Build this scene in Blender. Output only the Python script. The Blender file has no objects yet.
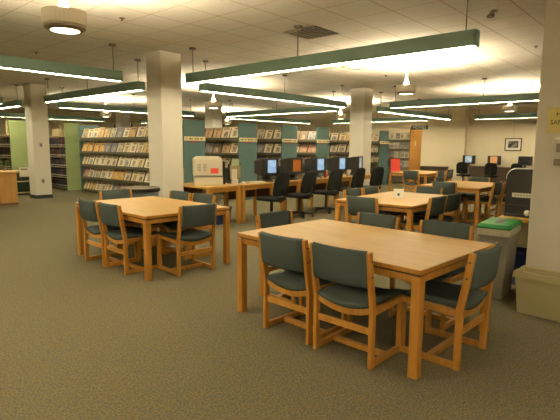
import bpy, bmesh, math, random
from mathutils import Vector, Matrix
random.seed(7)
S = bpy.context.scene
C = S.collection
PI = math.pi
# room axes: X runs along the window-side wall direction, Y along the stacks, Z up; the camera stands at the origin

# ------------------------------------------------------------------ materials
def nodes(name):
    m = bpy.data.materials.new(name); m.use_nodes = True
    nt = m.node_tree; b = nt.nodes['Principled BSDF']
    return m, nt, b
def N(nt, typ, **kw):
    n = nt.nodes.new(typ)
    for k, v in kw.items(): setattr(n, k, v)
    return n
def L(nt, a, b): nt.links.new(a, b)
def rgba(c): return (c[0], c[1], c[2], 1)
def plain(name, col, rough=.5, var=.12, scale=12, metal=0, bump=0, bscale=200, spec=.5, coords='Object'):
    m, nt, b = nodes(name)
    tc = N(nt, 'ShaderNodeTexCoord')
    no = N(nt, 'ShaderNodeTexNoise'); no.inputs['Scale'].default_value = scale; no.inputs['Detail'].default_value = 3
    L(nt, tc.outputs[coords], no.inputs['Vector'])
    mx = N(nt, 'ShaderNodeMix', data_type='RGBA')
    mx.inputs['A'].default_value = rgba([x * (1 - var) for x in col]); mx.inputs['B'].default_value = rgba([min(1, x * (1 + var)) for x in col])
    L(nt, no.outputs['Fac'], mx.inputs['Factor']); L(nt, mx.outputs['Result'], b.inputs['Base Color'])
    b.inputs['Roughness'].default_value = rough; b.inputs['Metallic'].default_value = metal
    b.inputs['Specular IOR Level'].default_value = spec
    if bump:
        n2 = N(nt, 'ShaderNodeTexNoise'); n2.inputs['Scale'].default_value = bscale
        L(nt, tc.outputs[coords], n2.inputs['Vector'])
        bp = N(nt, 'ShaderNodeBump'); bp.inputs['Strength'].default_value = bump; bp.inputs['Distance'].default_value = .004
        L(nt, n2.outputs['Fac'], bp.inputs['Height']); L(nt, bp.outputs['Normal'], b.inputs['Normal'])
    return m
def wood(name, c1, c2, rough=.35, stretch=(3, 40, 3), spec=.5):
    m, nt, b = nodes(name)
    tc = N(nt, 'ShaderNodeTexCoord'); mp = N(nt, 'ShaderNodeMapping'); mp.inputs['Scale'].default_value = stretch
    L(nt, tc.outputs['Object'], mp.inputs['Vector'])
    no = N(nt, 'ShaderNodeTexNoise'); no.inputs['Scale'].default_value = 1.0; no.inputs['Detail'].default_value = 5; no.inputs['Roughness'].default_value = .6
    L(nt, mp.outputs['Vector'], no.inputs['Vector'])
    cr = N(nt, 'ShaderNodeValToRGB'); cr.color_ramp.elements[0].position = .35; cr.color_ramp.elements[1].position = .65
    cr.color_ramp.elements[0].color = rgba(c1); cr.color_ramp.elements[1].color = rgba(c2)
    L(nt, no.outputs['Fac'], cr.inputs['Fac']); L(nt, cr.outputs['Color'], b.inputs['Base Color'])
    b.inputs['Roughness'].default_value = rough; b.inputs['Specular IOR Level'].default_value = spec
    return m
def glow(name, col, strength):
    m, nt, b = nodes(name)
    b.inputs['Base Color'].default_value = rgba(col); b.inputs['Emission Color'].default_value = rgba(col); b.inputs['Emission Strength'].default_value = strength
    return m
def screen_mat(name, c1, c2, strength, scale=6):
    m, nt, b = nodes(name)
    tc = N(nt, 'ShaderNodeTexCoord'); vo = N(nt, 'ShaderNodeTexVoronoi'); vo.distance = 'CHEBYCHEV'; vo.inputs['Scale'].default_value = scale
    L(nt, tc.outputs['Object'], vo.inputs['Vector'])
    sp = N(nt, 'ShaderNodeSeparateColor'); L(nt, vo.outputs['Color'], sp.inputs['Color'])
    mx = N(nt, 'ShaderNodeMix', data_type='RGBA'); mx.inputs['A'].default_value = rgba(c1); mx.inputs['B'].default_value = rgba(c2)
    L(nt, sp.outputs['Red'], mx.inputs['Factor']); L(nt, mx.outputs['Result'], b.inputs['Emission Color'])
    b.inputs['Base Color'].default_value = (.02, .02, .02, 1); b.inputs['Emission Strength'].default_value = strength; b.inputs['Roughness'].default_value = .3
    return m
def cover_mat(name, bg, title, pic, pic2, seed):
    m, nt, b = nodes(name)
    tc = N(nt, 'ShaderNodeTexCoord'); sx = N(nt, 'ShaderNodeSeparateXYZ'); L(nt, tc.outputs['Generated'], sx.inputs['Vector'])
    def band(sock, lo, hi):
        a = N(nt, 'ShaderNodeMath', operation='GREATER_THAN'); L(nt, sock, a.inputs[0]); a.inputs[1].default_value = lo
        c = N(nt, 'ShaderNodeMath', operation='LESS_THAN'); L(nt, sock, c.inputs[0]); c.inputs[1].default_value = hi
        r = N(nt, 'ShaderNodeMath', operation='MULTIPLY'); L(nt, a.outputs[0], r.inputs[0]); L(nt, c.outputs[0], r.inputs[1]); return r.outputs[0]
    def mul(a, c):
        r = N(nt, 'ShaderNodeMath', operation='MULTIPLY'); L(nt, a, r.inputs[0]); L(nt, c, r.inputs[1]); return r.outputs[0]
    rnd = random.Random(seed)
    y0 = rnd.uniform(.08, .3); y1 = rnd.uniform(.55, .72); x0 = rnd.uniform(.08, .3); x1 = rnd.uniform(.6, .92)
    ti = mul(band(sx.outputs['Z'], .8, .93), band(sx.outputs['Y'], .1, rnd.uniform(.6, .9)))
    pi_ = mul(band(sx.outputs['Z'], y0, y1), band(sx.outputs['Y'], x0, x1))
    no = N(nt, 'ShaderNodeTexNoise'); no.inputs['Scale'].default_value = 3.5; mp = N(nt, 'ShaderNodeMapping'); mp.inputs['Location'].default_value = (seed * 3.1, seed * 1.7, 0)
    L(nt, tc.outputs['Generated'], mp.inputs['Vector']); L(nt, mp.outputs['Vector'], no.inputs['Vector'])
    cr = N(nt, 'ShaderNodeValToRGB'); cr.color_ramp.elements[0].position = .42; cr.color_ramp.elements[1].position = .55
    cr.color_ramp.elements[0].color = rgba(pic); cr.color_ramp.elements[1].color = rgba(pic2); L(nt, no.outputs['Fac'], cr.inputs['Fac'])
    m1 = N(nt, 'ShaderNodeMix', data_type='RGBA'); m1.inputs['A'].default_value = rgba(bg); m1.inputs['B'].default_value = rgba(title); L(nt, ti, m1.inputs['Factor'])
    m2 = N(nt, 'ShaderNodeMix', data_type='RGBA'); L(nt, m1.outputs['Result'], m2.inputs['A']); L(nt, cr.outputs['Color'], m2.inputs['B']); L(nt, pi_, m2.inputs['Factor'])
    L(nt, m2.outputs['Result'], b.inputs['Base Color']); b.inputs['Roughness'].default_value = .45
    return m
def carpet_mat():
    m, nt, b = nodes('olive loop carpet')
    tc = N(nt, 'ShaderNodeTexCoord')
    n1 = N(nt, 'ShaderNodeTexNoise'); n1.inputs['Scale'].default_value = 75; n1.inputs['Detail'].default_value = 3; n1.inputs['Roughness'].default_value = .7
    vo = N(nt, 'ShaderNodeTexVoronoi'); vo.inputs['Scale'].default_value = 80
    n3 = N(nt, 'ShaderNodeTexNoise'); n3.inputs['Scale'].default_value = .6
    for n in (n1, vo, n3): L(nt, tc.outputs['Object'], n.inputs['Vector'])
    cr = N(nt, 'ShaderNodeValToRGB'); e = cr.color_ramp.elements
    e[0].position = .3; e[0].color = rgba((.070, .070, .050)); e[1].position = .72; e[1].color = rgba((.245, .205, .105))
    e2 = cr.color_ramp.elements.new(.5); e2.color = rgba((.150, .130, .076))
    L(nt, n1.outputs['Fac'], cr.inputs['Fac'])
    sp = N(nt, 'ShaderNodeSeparateColor'); L(nt, vo.outputs['Color'], sp.inputs['Color'])
    gt = N(nt, 'ShaderNodeMath', operation='GREATER_THAN'); L(nt, sp.outputs['Red'], gt.inputs[0]); gt.inputs[1].default_value = .78
    mm = N(nt, 'ShaderNodeMath', operation='MULTIPLY'); L(nt, gt.outputs[0], mm.inputs[0]); mm.inputs[1].default_value = .45
    mx = N(nt, 'ShaderNodeMix', data_type='RGBA'); L(nt, mm.outputs[0], mx.inputs['Factor']); L(nt, cr.outputs['Color'], mx.inputs['A']); mx.inputs['B'].default_value = rgba((.070, .105, .115))
    L(nt, mx.outputs['Result'], b.inputs['Base Color']); b.inputs['Roughness'].default_value = .95; b.inputs['Specular IOR Level'].default_value = .1
    bp = N(nt, 'ShaderNodeBump'); bp.inputs['Strength'].default_value = .4; bp.inputs['Distance'].default_value = .006
    L(nt, n1.outputs['Fac'], bp.inputs['Height']); L(nt, bp.outputs['Normal'], b.inputs['Normal'])
    return m
def tile_mat():
    m, nt, b = nodes('acoustic ceiling tile in exposed grid')
    tc = N(nt, 'ShaderNodeTexCoord'); sx = N(nt, 'ShaderNodeSeparateXYZ'); L(nt, tc.outputs['Object'], sx.inputs['Vector'])
    def dist(sock, off):
        a = N(nt, 'ShaderNodeMath', operation='ADD'); L(nt, sock, a.inputs[0]); a.inputs[1].default_value = 61.0 + off
        d = N(nt, 'ShaderNodeMath', operation='MODULO'); L(nt, a.outputs[0], d.inputs[0]); d.inputs[1].default_value = .61
        return d.outputs[0]
    def line(sock, w):
        c = N(nt, 'ShaderNodeMath', operation='LESS_THAN'); L(nt, sock, c.inputs[0]); c.inputs[1].default_value = w; return c.outputs[0]
    ly = line(dist(sx.outputs['Y'], -4.83 + .61 * 8), .020)
    lx = line(dist(sx.outputs['X'], -3.62 + .61 * 6), .014)
    mxx = N(nt, 'ShaderNodeMath', operation='MAXIMUM'); L(nt, ly, mxx.inputs[0]); L(nt, lx, mxx.inputs[1])
    no = N(nt, 'ShaderNodeTexNoise'); no.inputs['Scale'].default_value = 60; no.inputs['Detail'].default_value = 4; L(nt, tc.outputs['Object'], no.inputs['Vector'])
    n2 = N(nt, 'ShaderNodeTexNoise'); n2.inputs['Scale'].default_value = 1.1; L(nt, tc.outputs['Object'], n2.inputs['Vector'])
    cr = N(nt, 'ShaderNodeValToRGB'); cr.color_ramp.elements[0].position = .3; cr.color_ramp.elements[1].position = .7
    cr.color_ramp.elements[0].color = rgba((.56, .53, .48)); cr.color_ramp.elements[1].color = rgba((.68, .655, .61)); L(nt, no.outputs['Fac'], cr.inputs['Fac'])
    mx = N(nt, 'ShaderNodeMix', data_type='RGBA'); L(nt, mxx.outputs[0], mx.inputs['Factor']); L(nt, cr.outputs['Color'], mx.inputs['A']); mx.inputs['B'].default_value = rgba((.40, .35, .28))
    L(nt, mx.outputs['Result'], b.inputs['Base Color']); b.inputs['Roughness'].default_value = .9
    bp = N(nt, 'ShaderNodeBump'); bp.inputs['Strength'].default_value = .25; L(nt, no.outputs['Fac'], bp.inputs['Height']); L(nt, bp.outputs['Normal'], b.inputs['Normal'])
    return m

M = {}
M['carpet'] = carpet_mat()
M['tile'] = tile_mat()
M['wall'] = plain('warm cream painted wall', (.76, .68, .53), .85, .03, 2)
M['column'] = plain('off white painted column', (.80, .77, .71), .7, .03, 2)
M['base'] = plain('dark rubber base', (.025, .025, .028), .5)
M['top'] = wood('light oak laminate top', (.50, .285, .066), (.58, .345, .092), .36, (14, 2.5, 14), .42)
M['oak'] = wood('orange oak solid wood', (.47, .21, .034), (.57, .285, .054), .42, (30, 30, 4))
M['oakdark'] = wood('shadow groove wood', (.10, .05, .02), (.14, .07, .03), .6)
M['fabric'] = plain('dark grey green upholstery weave', (.064, .085, .084), .95, .35, 160, bump=.4, bscale=350, spec=.15)
M['steel'] = plain('dark steel', (.09, .085, .08), .4, .1, 20, .8)
M['rod'] = plain('bronze painted rod', (.16, .13, .10), .5, .1, 20, .3)
M['teal'] = plain('teal painted aluminium', (.28, .46, .43), .45, .06, 3)
M['lens'] = glow('fluorescent lens', (1, .82, .51), 38)
M['uplamp'] = glow('pendant up lamp', (1, .82, .52), 2600)
M['dlens'] = glow('pendant diffuser', (1, .88, .62), 7)
M['pend'] = plain('cream pendant drum', (.82, .76, .64), .5, .04)
M['trimring'] = plain('brown grey ring', (.30, .24, .18), .5)
M['stackteal'] = plain('teal laminate end panel', (.080, .155, .155), .6, .06, 4)
M['stackgreen'] = plain('sage green laminate end panel', (.30, .38, .17), .6, .06, 4)
M['strip'] = plain('cream label strip', (.72, .62, .36), .6, .05)
M['ink'] = plain('dark printing', (.05, .035, .03), .6)
M['maroon'] = plain('maroon printing', (.30, .06, .06), .6)
M['shelf'] = plain('dark olive steel shelf', (.085, .075, .045), .55, .1)
M['shelfback'] = plain('tan display panel', (.33, .28, .15), .7, .12, 5)
M['shelftan'] = plain('tan steel shelf', (.42, .36, .20), .6, .08)
M['black'] = plain('black plastic', (.012, .012, .013), .45, .1, 30)
M['blackfab'] = plain('black upholstery', (.013, .014, .015), .95, .3, 120, bump=.3, spec=.1)
M['beige'] = plain('beige office machine plastic', (.62, .56, .45), .5, .04)
M['beiged'] = plain('darker beige vent plastic', (.30, .27, .22), .6, .1)
M['red'] = plain('red paper', (.85, .09, .06), .7, .08)
M['orangep'] = plain('orange paper', (.85, .28, .05), .7, .08)
M['white'] = plain('white paper', (.80, .76, .68), .6, .03)
M['paleg'] = plain('pale green paper', (.52, .62, .42), .7, .05)
M['blue'] = plain('dark blue plastic', (.015, .03, .12), .5, .1)
M['greenlid'] = plain('bright green plastic', (.012, .21, .050), .4, .06)
M['greybin'] = plain('translucent grey plastic', (.30, .29, .25), .4, .08, 4)
M['beigebin'] = plain('putty plastic', (.47, .43, .24), .55, .06, 3)
M['liner'] = plain('clear crumpled bin liner', (.55, .52, .40), .3, .25, 18)
M['yellow'] = plain('yellow paper sign', (.80, .71, .27), .6, .03)
M['clear'] = plain('pale clear plastic', (.68, .66, .60), .25, .1, 30)
M['silver'] = plain('brushed silver edge', (.5, .48, .44), .35, .05, 30, .7)
M['darkwood'] = wood('dark desk wood', (.035, .022, .012), (.06, .038, .02), .5)
M['orangewood'] = wood('orange veneer', (.45, .20, .035), (.52, .25, .05), .5, (10, 10, 2))
M['deskwood'] = wood('circulation desk veneer', (.42, .22, .06), (.50, .27, .085), .45, (10, 10, 2))
M['roundbin'] = plain('slate blue grey plastic', (.10, .13, .14), .5, .15, 6)
M['vent'] = plain('grey vent grille', (.22, .19, .15), .6, .1)
M['scr_blue'] = screen_mat('pale blue desktop screen', (.22, .46, .80), (.62, .80, .95), .42, 9)
M['scr_orange'] = screen_mat('orange screen', (.95, .33, .08), (.95, .45, .15), .4, 5)
M['scr_white'] = screen_mat('white and teal screen', (.06, .20, .22), (.85, .92, .88), .5, 6)
M['scr_off'] = plain('dark screen', (.008, .008, .010), .2, .1)
M['plant'] = plain('green leaf', (.10, .25, .04), .6, .3, 20)
M['navy'] = plain('navy buckram', (.030, .036, .050), .7, .3, 10)
M['bookred'] = plain('dark red buckram', (.16, .035, .025), .7, .3, 10)
M['bookbrown'] = plain('brown buckram', (.10, .065, .035), .7, .3, 10)
M['bookblack'] = plain('black buckram', (.022, .020, .022), .7, .3, 10)
M['spine'] = plain('white spine label', (.50, .48, .40), .7)
M['photo'] = screen_mat('x', (0, 0, 0), (0, 0, 0), 0)
bpy.data.materials.remove(M.pop('photo'))

# ------------------------------------------------------------------ mesh helper
class MB:
    def __init__(s): s.bm = bmesh.new()
    def box(s, x0, x1, y0, y1, z0, z1):
        return s.hexa([(x0,y0,z0),(x1,y0,z0),(x1,y1,z0),(x0,y1,z0),(x0,y0,z1),(x1,y0,z1),(x1,y1,z1),(x0,y1,z1)])
    def hexa(s, p):
        v = [s.bm.verts.new(q) for q in p]
        for f in ((3,2,1,0),(4,5,6,7),(0,1,5,4),(1,2,6,5),(2,3,7,6),(3,0,4,7)): s.bm.faces.new([v[i] for i in f])
        return s
    def prism(s, poly, axis, a, b):
        """poly of 2D points extruded along axis (0,1,2) from a to b; the 2D axes are the other two in order"""
        def P(q, t):
            o = [0, 0, 0]; r = [i for i in range(3) if i != axis]; o[r[0]] = q[0]; o[r[1]] = q[1]; o[axis] = t; return o
        A = [s.bm.verts.new(P(q, a)) for q in poly]; B = [s.bm.verts.new(P(q, b)) for q in poly]
        n = len(poly)
        s.bm.faces.new(A); s.bm.faces.new(B[::-1])
        for i in range(n): s.bm.faces.new([A[i], B[i], B[(i+1) % n], A[(i+1) % n]])
        return s
    def strip(s, sections):
        """loft of closed rings (lists of 3D points with equal counts), capped"""
        R = [[s.bm.verts.new(p) for p in sec] for sec in sections]
        n = len(R[0])
        for a, b in zip(R, R[1:]):
            for i in range(n): s.bm.faces.new([a[i], a[(i+1) % n], b[(i+1) % n], b[i]])
        s.bm.faces.new(R[0][::-1]); s.bm.faces.new(R[-1])
        return s
    def lathe(s, prof, n=24, c=(0, 0, 0), cap=True):
        rings = []
        for r, z in prof: rings.append([(c[0] + r * math.cos(2*PI*i/n), c[1] + r * math.sin(2*PI*i/n), c[2] + z) for i in range(n)])
        R = [[s.bm.verts.new(p) for p in g] for g in rings]
        for a, b in zip(R, R[1:]):
            for i in range(n): s.bm.faces.new([a[i], a[(i+1) % n], b[(i+1) % n], b[i]])
        if cap: s.bm.faces.new(R[0][::-1]); s.bm.faces.new(R[-1])
        return s
    def bar(s, p, q, w, h):
        p, q = Vector(p), Vector(q); d = (q - p).normalized()
        up = Vector((0, 0, 1)) if abs(d.z) < .95 else Vector((0, 1, 0))
        x = d.cross(up).normalized() * w / 2; y = x.cross(d).normalized() * h / 2
        ring = lambda c: [tuple(c - x - y), tuple(c + x - y), tuple(c + x + y), tuple(c - x + y)]
        return s.strip([ring(p), ring(q)])
    def tube(s, pts, r, n=8):
        pts = [Vector(p) for p in pts]; secs = []
        for i, p in enumerate(pts):
            d = (pts[min(i+1, len(pts)-1)] - pts[max(i-1, 0)]).normalized()
            up = Vector((0, 0, 1)) if abs(d.z) < .9 else Vector((0, 1, 0))
            x = d.cross(up).normalized(); y = x.cross(d)
            secs.append([tuple(p + x * r * math.cos(2*PI*k/n) + y * r * math.sin(2*PI*k/n)) for k in range(n)])
        return s.strip(secs)
    def build(s, name, mat, parent=None, bevel=0, smooth=False, seg=2, loc=None):
        bmesh.ops.recalc_face_normals(s.bm, faces=s.bm.faces)
        if bevel: bmesh.ops.bevel(s.bm, geom=list(s.bm.edges), offset=bevel, segments=seg, affect='EDGES', profile=.5, clamp_overlap=True)
        me = bpy.data.meshes.new(name); s.bm.to_mesh(me); s.bm.free()
        for m_ in (mat if isinstance(mat, (list, tuple)) else [mat]): me.materials.append(m_)
        if smooth:
            for p in me.polygons: p.use_smooth = True
        o = bpy.data.objects.new(name, me); C.objects.link(o)
        if parent is not None: o.parent = parent
        if loc: o.location = loc
        return o
def B(x0, x1, y0, y1, z0, z1): return MB().box(x0, x1, y0, y1, z0, z1)
def tag(o, label, cat, group=None):
    o['label'] = label; o['category'] = cat
    if group: o['group'] = group
    return o
def empty(name, loc, rz=0, label=None, cat=None, group=None):
    o = bpy.data.objects.new(name, None); C.objects.link(o); o.empty_display_size = .1
    o.location = loc; o.rotation_euler = (0, 0, rz)
    if label: tag(o, label, cat, group)
    return o
def kids(o): return [c for c in bpy.data.objects if c.parent == o]
def copy_tree(o, parent=None):
    c = o.copy(); C.objects.link(c)
    if parent is not None: c.parent = parent
    for ch in KID.get(o.name) or KID.setdefault(o.name, kids(o)): copy_tree(ch, c)
    return c
KID = {}
def dup(o, loc, rz, label, group=None):
    c = copy_tree(o); c.location = loc; c.rotation_euler = (0, 0, rz); c['label'] = label
    if group: c['group'] = group
    elif 'group' in c: del c['group']
    return c
def struct(o): o['kind'] = 'structure'; return o
def text(name, body, size, mat, parent, loc, rot, align='CENTER'):
    cu = bpy.data.curves.new(name, 'FONT'); cu.body = body; cu.size = size; cu.extrude = .001; cu.align_x = align; cu.align_y = 'CENTER'
    t = bpy.data.objects.new(name, cu); C.objects.link(t)
    dg = bpy.context.evaluated_depsgraph_get(); me = bpy.data.meshes.new_from_object(t.evaluated_get(dg))
    bpy.data.objects.remove(t); me.materials.clear(); me.materials.append(mat)
    o = bpy.data.objects.new(name, me); C.objects.link(o); o.parent = parent; o.location = loc; o.rotation_euler = rot
    return o
ORD = ['first', 'second', 'third', 'fourth', 'fifth', 'sixth', 'seventh', 'eighth', 'ninth', 'tenth', 'eleventh', 'twelfth', 'thirteenth', 'fourteenth', 'fifteenth', 'sixteenth', 'seventeenth', 'eighteenth', 'nineteenth', 'twentieth', 'twenty-first', 'twenty-second', 'twenty-third', 'twenty-fourth', 'twenty-fifth']

# ------------------------------------------------------------------ setting
CEIL = 3.18
struct(B(-7, 20.5, -7, 24.2, -.1, 0).build('floor', M['carpet']))
struct(B(-7, 20.5, -7, 24.2, CEIL, CEIL + .1).build('ceiling', M['tile']))
struct(B(20.3, 20.5, -7, 24.2, 0, CEIL).build('wall_right', M['wall']))
struct(B(-7, 20.3, 24.0, 24.2, 0, CEIL).build('wall_far', M['wall']))
struct(B(-7.2, -7, -7, 24.2, 0, CEIL).build('wall_left', M['wall']))
struct(B(-7, 20.3, -7.2, -7, 0, CEIL).build('wall_back', M['wall']))
struct(B(20.285, 20.3, -7, 24, 0, .1).build('baseboard_right', M['base']))
struct(B(-7, 20.28, 23.985, 24.0, 0, .1).build('baseboard_far', M['base']))
def column(cx, cy, w, label):
    e = empty('square_column', (cx, cy, 0), 0, label, 'column')
    h = w / 2
    B(-h, h, -h, h, 0, CEIL).build('shaft', M['wall' if cx > 18 else 'column'], e, .006)
    B(-h - .008, h + .008, -h - .008, h + .008, 0, .10).build('base_trim', M['base'], e)
    return e
GX = [5.26, 12.05, 18.75]; GY = [1.0, 7.53, 14.1, 20.65]
column(5.26, 7.53, .45, 'white square column standing behind the table in the left of the photo')
cl = column(5.58, 14.14, .44, 'white square column with a dark base in front of the green stacks')
column(12.05, 7.53, .46, 'white square column at the end of the computer desk row')
column(12.05, 14.1, .46, 'white column rising out of the shelving above the copier')
struct(B(20.06, 20.3, 7.45, 24.0, 0, CEIL).build('wall_inner', M['wall']))
column(12.05, 20.65, .46, 'distant white column above the long magazine rack')
pier = column(5.27, .985, .44, 'near white column carrying a yellow sign and a dispenser')

# plates on the left column
for z, lab in ((1.51, 'small thermostat plate high on the left white column'), (.5, 'wall outlet plate low on the left white column')):
    e = empty('wall_plate', (5.53, 13.84, z), 0, lab, 'wall plate')
    B(-.04, .04, -.012, 0, -.06, .06).build('plate', M['silver'], e, .004)
    B(-.018, .018, -.02, -.012, -.03, .03).build('socket', M['rod'], e, .003)

# ------------------------------------------------------------------ linear lights
ZL = 2.585
def linear_light(axis, fixed, a, b, label):
    mid = (a + b) / 2
    e = empty('linear_light', (fixed, mid, ZL) if axis == 'y' else (mid, fixed, ZL), 0 if axis == 'y' else PI/2, label, 'ceiling light', None)
    h = abs(b - a) / 2
    w = .07
    # open-bottom channel
    MB().prism([(-w, .0), (-w + .008, 0), (-w + .008, .15), (w - .008, .15), (w - .008, 0), (w, 0), (w, .17), (-w, .17)], 1, -h, h).build('housing', M['teal'], e)
    for s in (-1, 1): B(-w, w, s * h - .006, s * h + .006, 0, .17).build('end_cap', M['teal'], e)
    MB().prism([(-.032, .014), (-.030, .004), (.030, .004), (.032, .014)], 1, -h + .01, h - .01).build('lens', M['lens'], e)
    n = 3
    for i in range(n):
        y = -h + .12 + i * (2 * h - .24) / (n - 1)
        r = MB().lathe([(.007, .17), (.007, CEIL - ZL)], 8, (0, y, 0)).build('rod', M['rod'], e)
        MB().lathe([(.06, CEIL - ZL - .03), (.06, CEIL - ZL)], 16, (0, y, 0)).build('canopy', M['rod'], r)
    return e
LIN = [
 ('y', 5.28, 1.90, 6.82, 'long teal linear light over the large front reading table'),
 ('x', 7.50, -.55, 4.36, 'teal linear light over the left reading table, ending short of the white column'),
 ('y', 5.28, 8.30, 12.7, 'teal linear light between the two white columns at the left'),
 ('x', 7.50, 6.10, 11.12, 'teal linear light running above the row of computer desks'),
 ('y', 12.05, 1.60, 6.58, 'teal linear light crossing the wall of screened computers near the ceiling'),
 ('x', 7.50, 12.98, 18.45, 'teal linear light from the central column toward the far cream wall'),
 ('y', 12.05, 8.40, 13.3, 'teal linear light above the teal ended racks beyond the computers'),
 ('x', 14.1, 6.20, 11.1, 'teal linear light above the long magazine rack'),
 ('x', 14.1, 12.9, 18.0, 'teal linear light far above the last racks behind the computers'),
 ('x', 14.1, -.3, 4.7, 'teal linear light above the green stacks at the far left'),
 ('y', 18.75, 1.60, 6.62, 'teal linear light hanging in front of the framed picture wall'),
 ('y', 18.38, 8.35, 13.0, 'teal linear light above the movies shelving'),
 ('x', 20.65, 6.2, 11.1, 'distant teal linear light behind the long magazine rack'),
 ('y', 5.28, 14.5, 19.3, 'distant teal linear light over the green stacks'),
 ('x', 20.65, 13.0, 18.0, 'farthest teal linear light at the back of the hall'),
 ('y', -1.30, 1.90, 6.82, 'added unseen teal linear light left of the viewer'),  # out of view, added to light the fronts of chairs and fixtures
 ('y', -1.30, -4.8, .10, 'added unseen teal linear light behind the viewer'),  # unseen fill fixture added behind the camera
 ('x', 1.0, -6.5, -2.2, 'added unseen teal linear light crossing left behind the viewer'),  # another added fill fixture, never in frame
 ('x', 7.50, -6.6, -2.2, 'added unseen teal linear light far to the left'),  # added out of frame for fill from the left
]
for a in LIN: linear_light(*a)

# ------------------------------------------------------------------ round pendants
def pendant():
    e = empty('round_pendant', (0, 0, 0))
    MB().lathe([(.172, 0), (.188, .02), (.188, .14), (.180, .14), (.180, .04), (.165, .04)], 32, cap=False).build('drum', M['pend'], e, smooth=False)
    MB().lathe([(.175, -.005), (.140, -.030), (.122, -.025), (.122, .02), (.175, .02), (.175, -.005)], 32, cap=False).build('ring', M['trimring'], e)
    MB().lathe([(.02, -.028), (.121, -.024), (.121, .0), (.02, .0)], 32).build('diffuser', M['dlens'], e)
    MB().lathe([(.03, .115), (.12, .115), (.12, .13), (.03, .13)], 24).build('up_lamp', M['uplamp'], e)
    st = MB().lathe([(.055, .132), (.028, .25), (.012, .28), (.012, CEIL - 2.56)], 16).build('stem', M['pend'], e)
    MB().lathe([(.07, CEIL - 2.59), (.07, CEIL - 2.56)], 20).build('canopy', M['pend'], st)
    return e
p0 = pendant()
PEN = [(2.03, 4.40, 'round cream pendant lamp hanging nearest the viewer'), (8.60, 4.38, 'round cream pendant lamp over the tables beyond the front table'),
       (8.60, 10.05, 'round cream pendant lamp above the copier and racks'), (14.75, 10.1, 'small distant round pendant lamp beside the central column'),
       (14.4, 4.15, 'round cream pendant lamp near the far framed picture'), (8.9, 16.4, 'distant round pendant lamp over the long magazine rack'), (2.03, -2.2, 'added unseen round pendant lamp behind the viewer'), (-4.5, 4.38, 'added unseen round pendant lamp left of the viewer'), (-4.5, -2.2, 'added unseen round pendant lamp in the corner behind the viewer'), (15.2, 16.8, 'farthest round pendant lamp behind the teal ended racks')]  # pendants left of and behind the viewer are unseen, added as fill light
for i, (x, y, lab) in enumerate(PEN):
    if i == 0: p0.location = (x, y, 2.56); tag(p0, lab, 'pendant lamp')
    else: dup(p0, (x, y, 2.56), 0, lab)

# ------------------------------------------------------------------ ceiling fittings
def grille(x, y, w, lab, m):
    e = empty('ceiling_vent', (x, y, CEIL), 0, lab, 'vent')
    h = w / 2
    MB().prism([(-h, -h), (h, -h), (h, h), (-h, h)], 2, -.012, 0).build('frame', m, e)
    for k in range(7):
        t = -h + .06 + k * (w - .12) / 6
        B(-h + .04, h - .04, t - .02, t + .012, -.022, -.012).build('louvre', m, e)
grille(5.71, 4.47, .58, 'dark square return grille in the ceiling over the front table', M['vent'])
e = empty('air_diffuser', (8.7, 5.62, CEIL), 0, 'pale round air diffuser in the ceiling beyond the long teal light', 'vent')
for k, r in enumerate((.28, .20, .12)): MB().lathe([(r - .07, -.03), (r, -.008), (r, 0), (r - .07, -.02)], 28, (0, 0, -.004 * k), cap=False).build('cone_ring', M['pend'], e, smooth=True)
MB().lathe([(.02, -.03), (.05, -.025), (.05, -.015), (.02, -.015)], 20).build('centre_cap', M['pend'], e)
e = empty('exit_light', (6.35, 2.12, CEIL), .5, 'small brown ceiling fitting near the white column with the notice', 'ceiling fitting')
B(-.15, .15, -.03, .03, -.012, 0).build('strip', M['vent'], e, .003); MB().lathe([(.04, -.03), (.05, -.012)], 16, (.08, 0, 0)).build('sensor', M['vent'], e)
def sprinkler(x, y, lab):
    e = empty('sprinkler_head', (x, y, CEIL), 0, lab, 'sprinkler')
    MB().lathe([(.035, -.008), (.035, 0)], 16).build('escutcheon', M['rod'], e)
    MB().lathe([(.012, -.035), (.02, -.03), (.01, -.008)], 12).build('head', M['rod'], e)
sprinkler(3.48, 5.89, 'sprinkler head in the ceiling right of the nearest pendant lamp')
sprinkler(3.69, 9.2, 'sprinkler head in the ceiling below the nearest pendant lamp')
sprinkler(10.1, 5.67, 'sprinkler head in the ceiling beyond the square air diffuser')
sprinkler(8.8, 2.2, 'sprinkler head in the ceiling at the end of the long teal light')

# ------------------------------------------------------------------ reading tables
TL, TW, TH = 1.824, 1.217, .74
def reading_table():
    e = empty('reading_table', (0, 0, 0))
    hl, hw = TL / 2, TW / 2
    B(-hw + .004, hw - .004, -hl + .004, hl - .004, TH - .012, TH).build('tabletop', M['top'], e)
    MB().box(-hw, hw, -hl, -hl + .02, TH - .032, TH - .0015).box(-hw, hw, hl - .02, hl, TH - .032, TH - .0015).box(-hw, -hw + .02, -hl, hl, TH - .032, TH - .0015).box(hw - .02, hw, -hl, hl, TH - .032, TH - .0015).build('edge_band', M['oak'], e, .004)
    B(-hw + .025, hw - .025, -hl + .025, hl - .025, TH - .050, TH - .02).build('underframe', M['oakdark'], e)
    for s in (-1, 1):
        B(-hw + .06, hw - .06, s * (hl - .03) - .011, s * (hl - .03) + .011, TH - .095, TH - .050).build('apron', M['oak'], e, .003)
        B(s * (hw - .03) - .011, s * (hw - .03) + .011, -hl + .06, hl - .06, TH - .095, TH - .050).build('apron', M['oak'], e, .003)
        for t in (-1, 1):
            x, y = s * (hw - .035), t * (hl - .035)
            lg = B(x - .033, x + .033, y - .033, y + .033, 0, TH - .050).build('leg', M['oak'], e, .005)
            bx, by = s * (hw - .085), t * (hl - .085)
            B(bx - .012, bx + .012, by - .012, by + .012, TH - .11, TH - .06).build('corner_bracket', M['steel'], lg)
    return e
table0 = reading_table()
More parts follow.
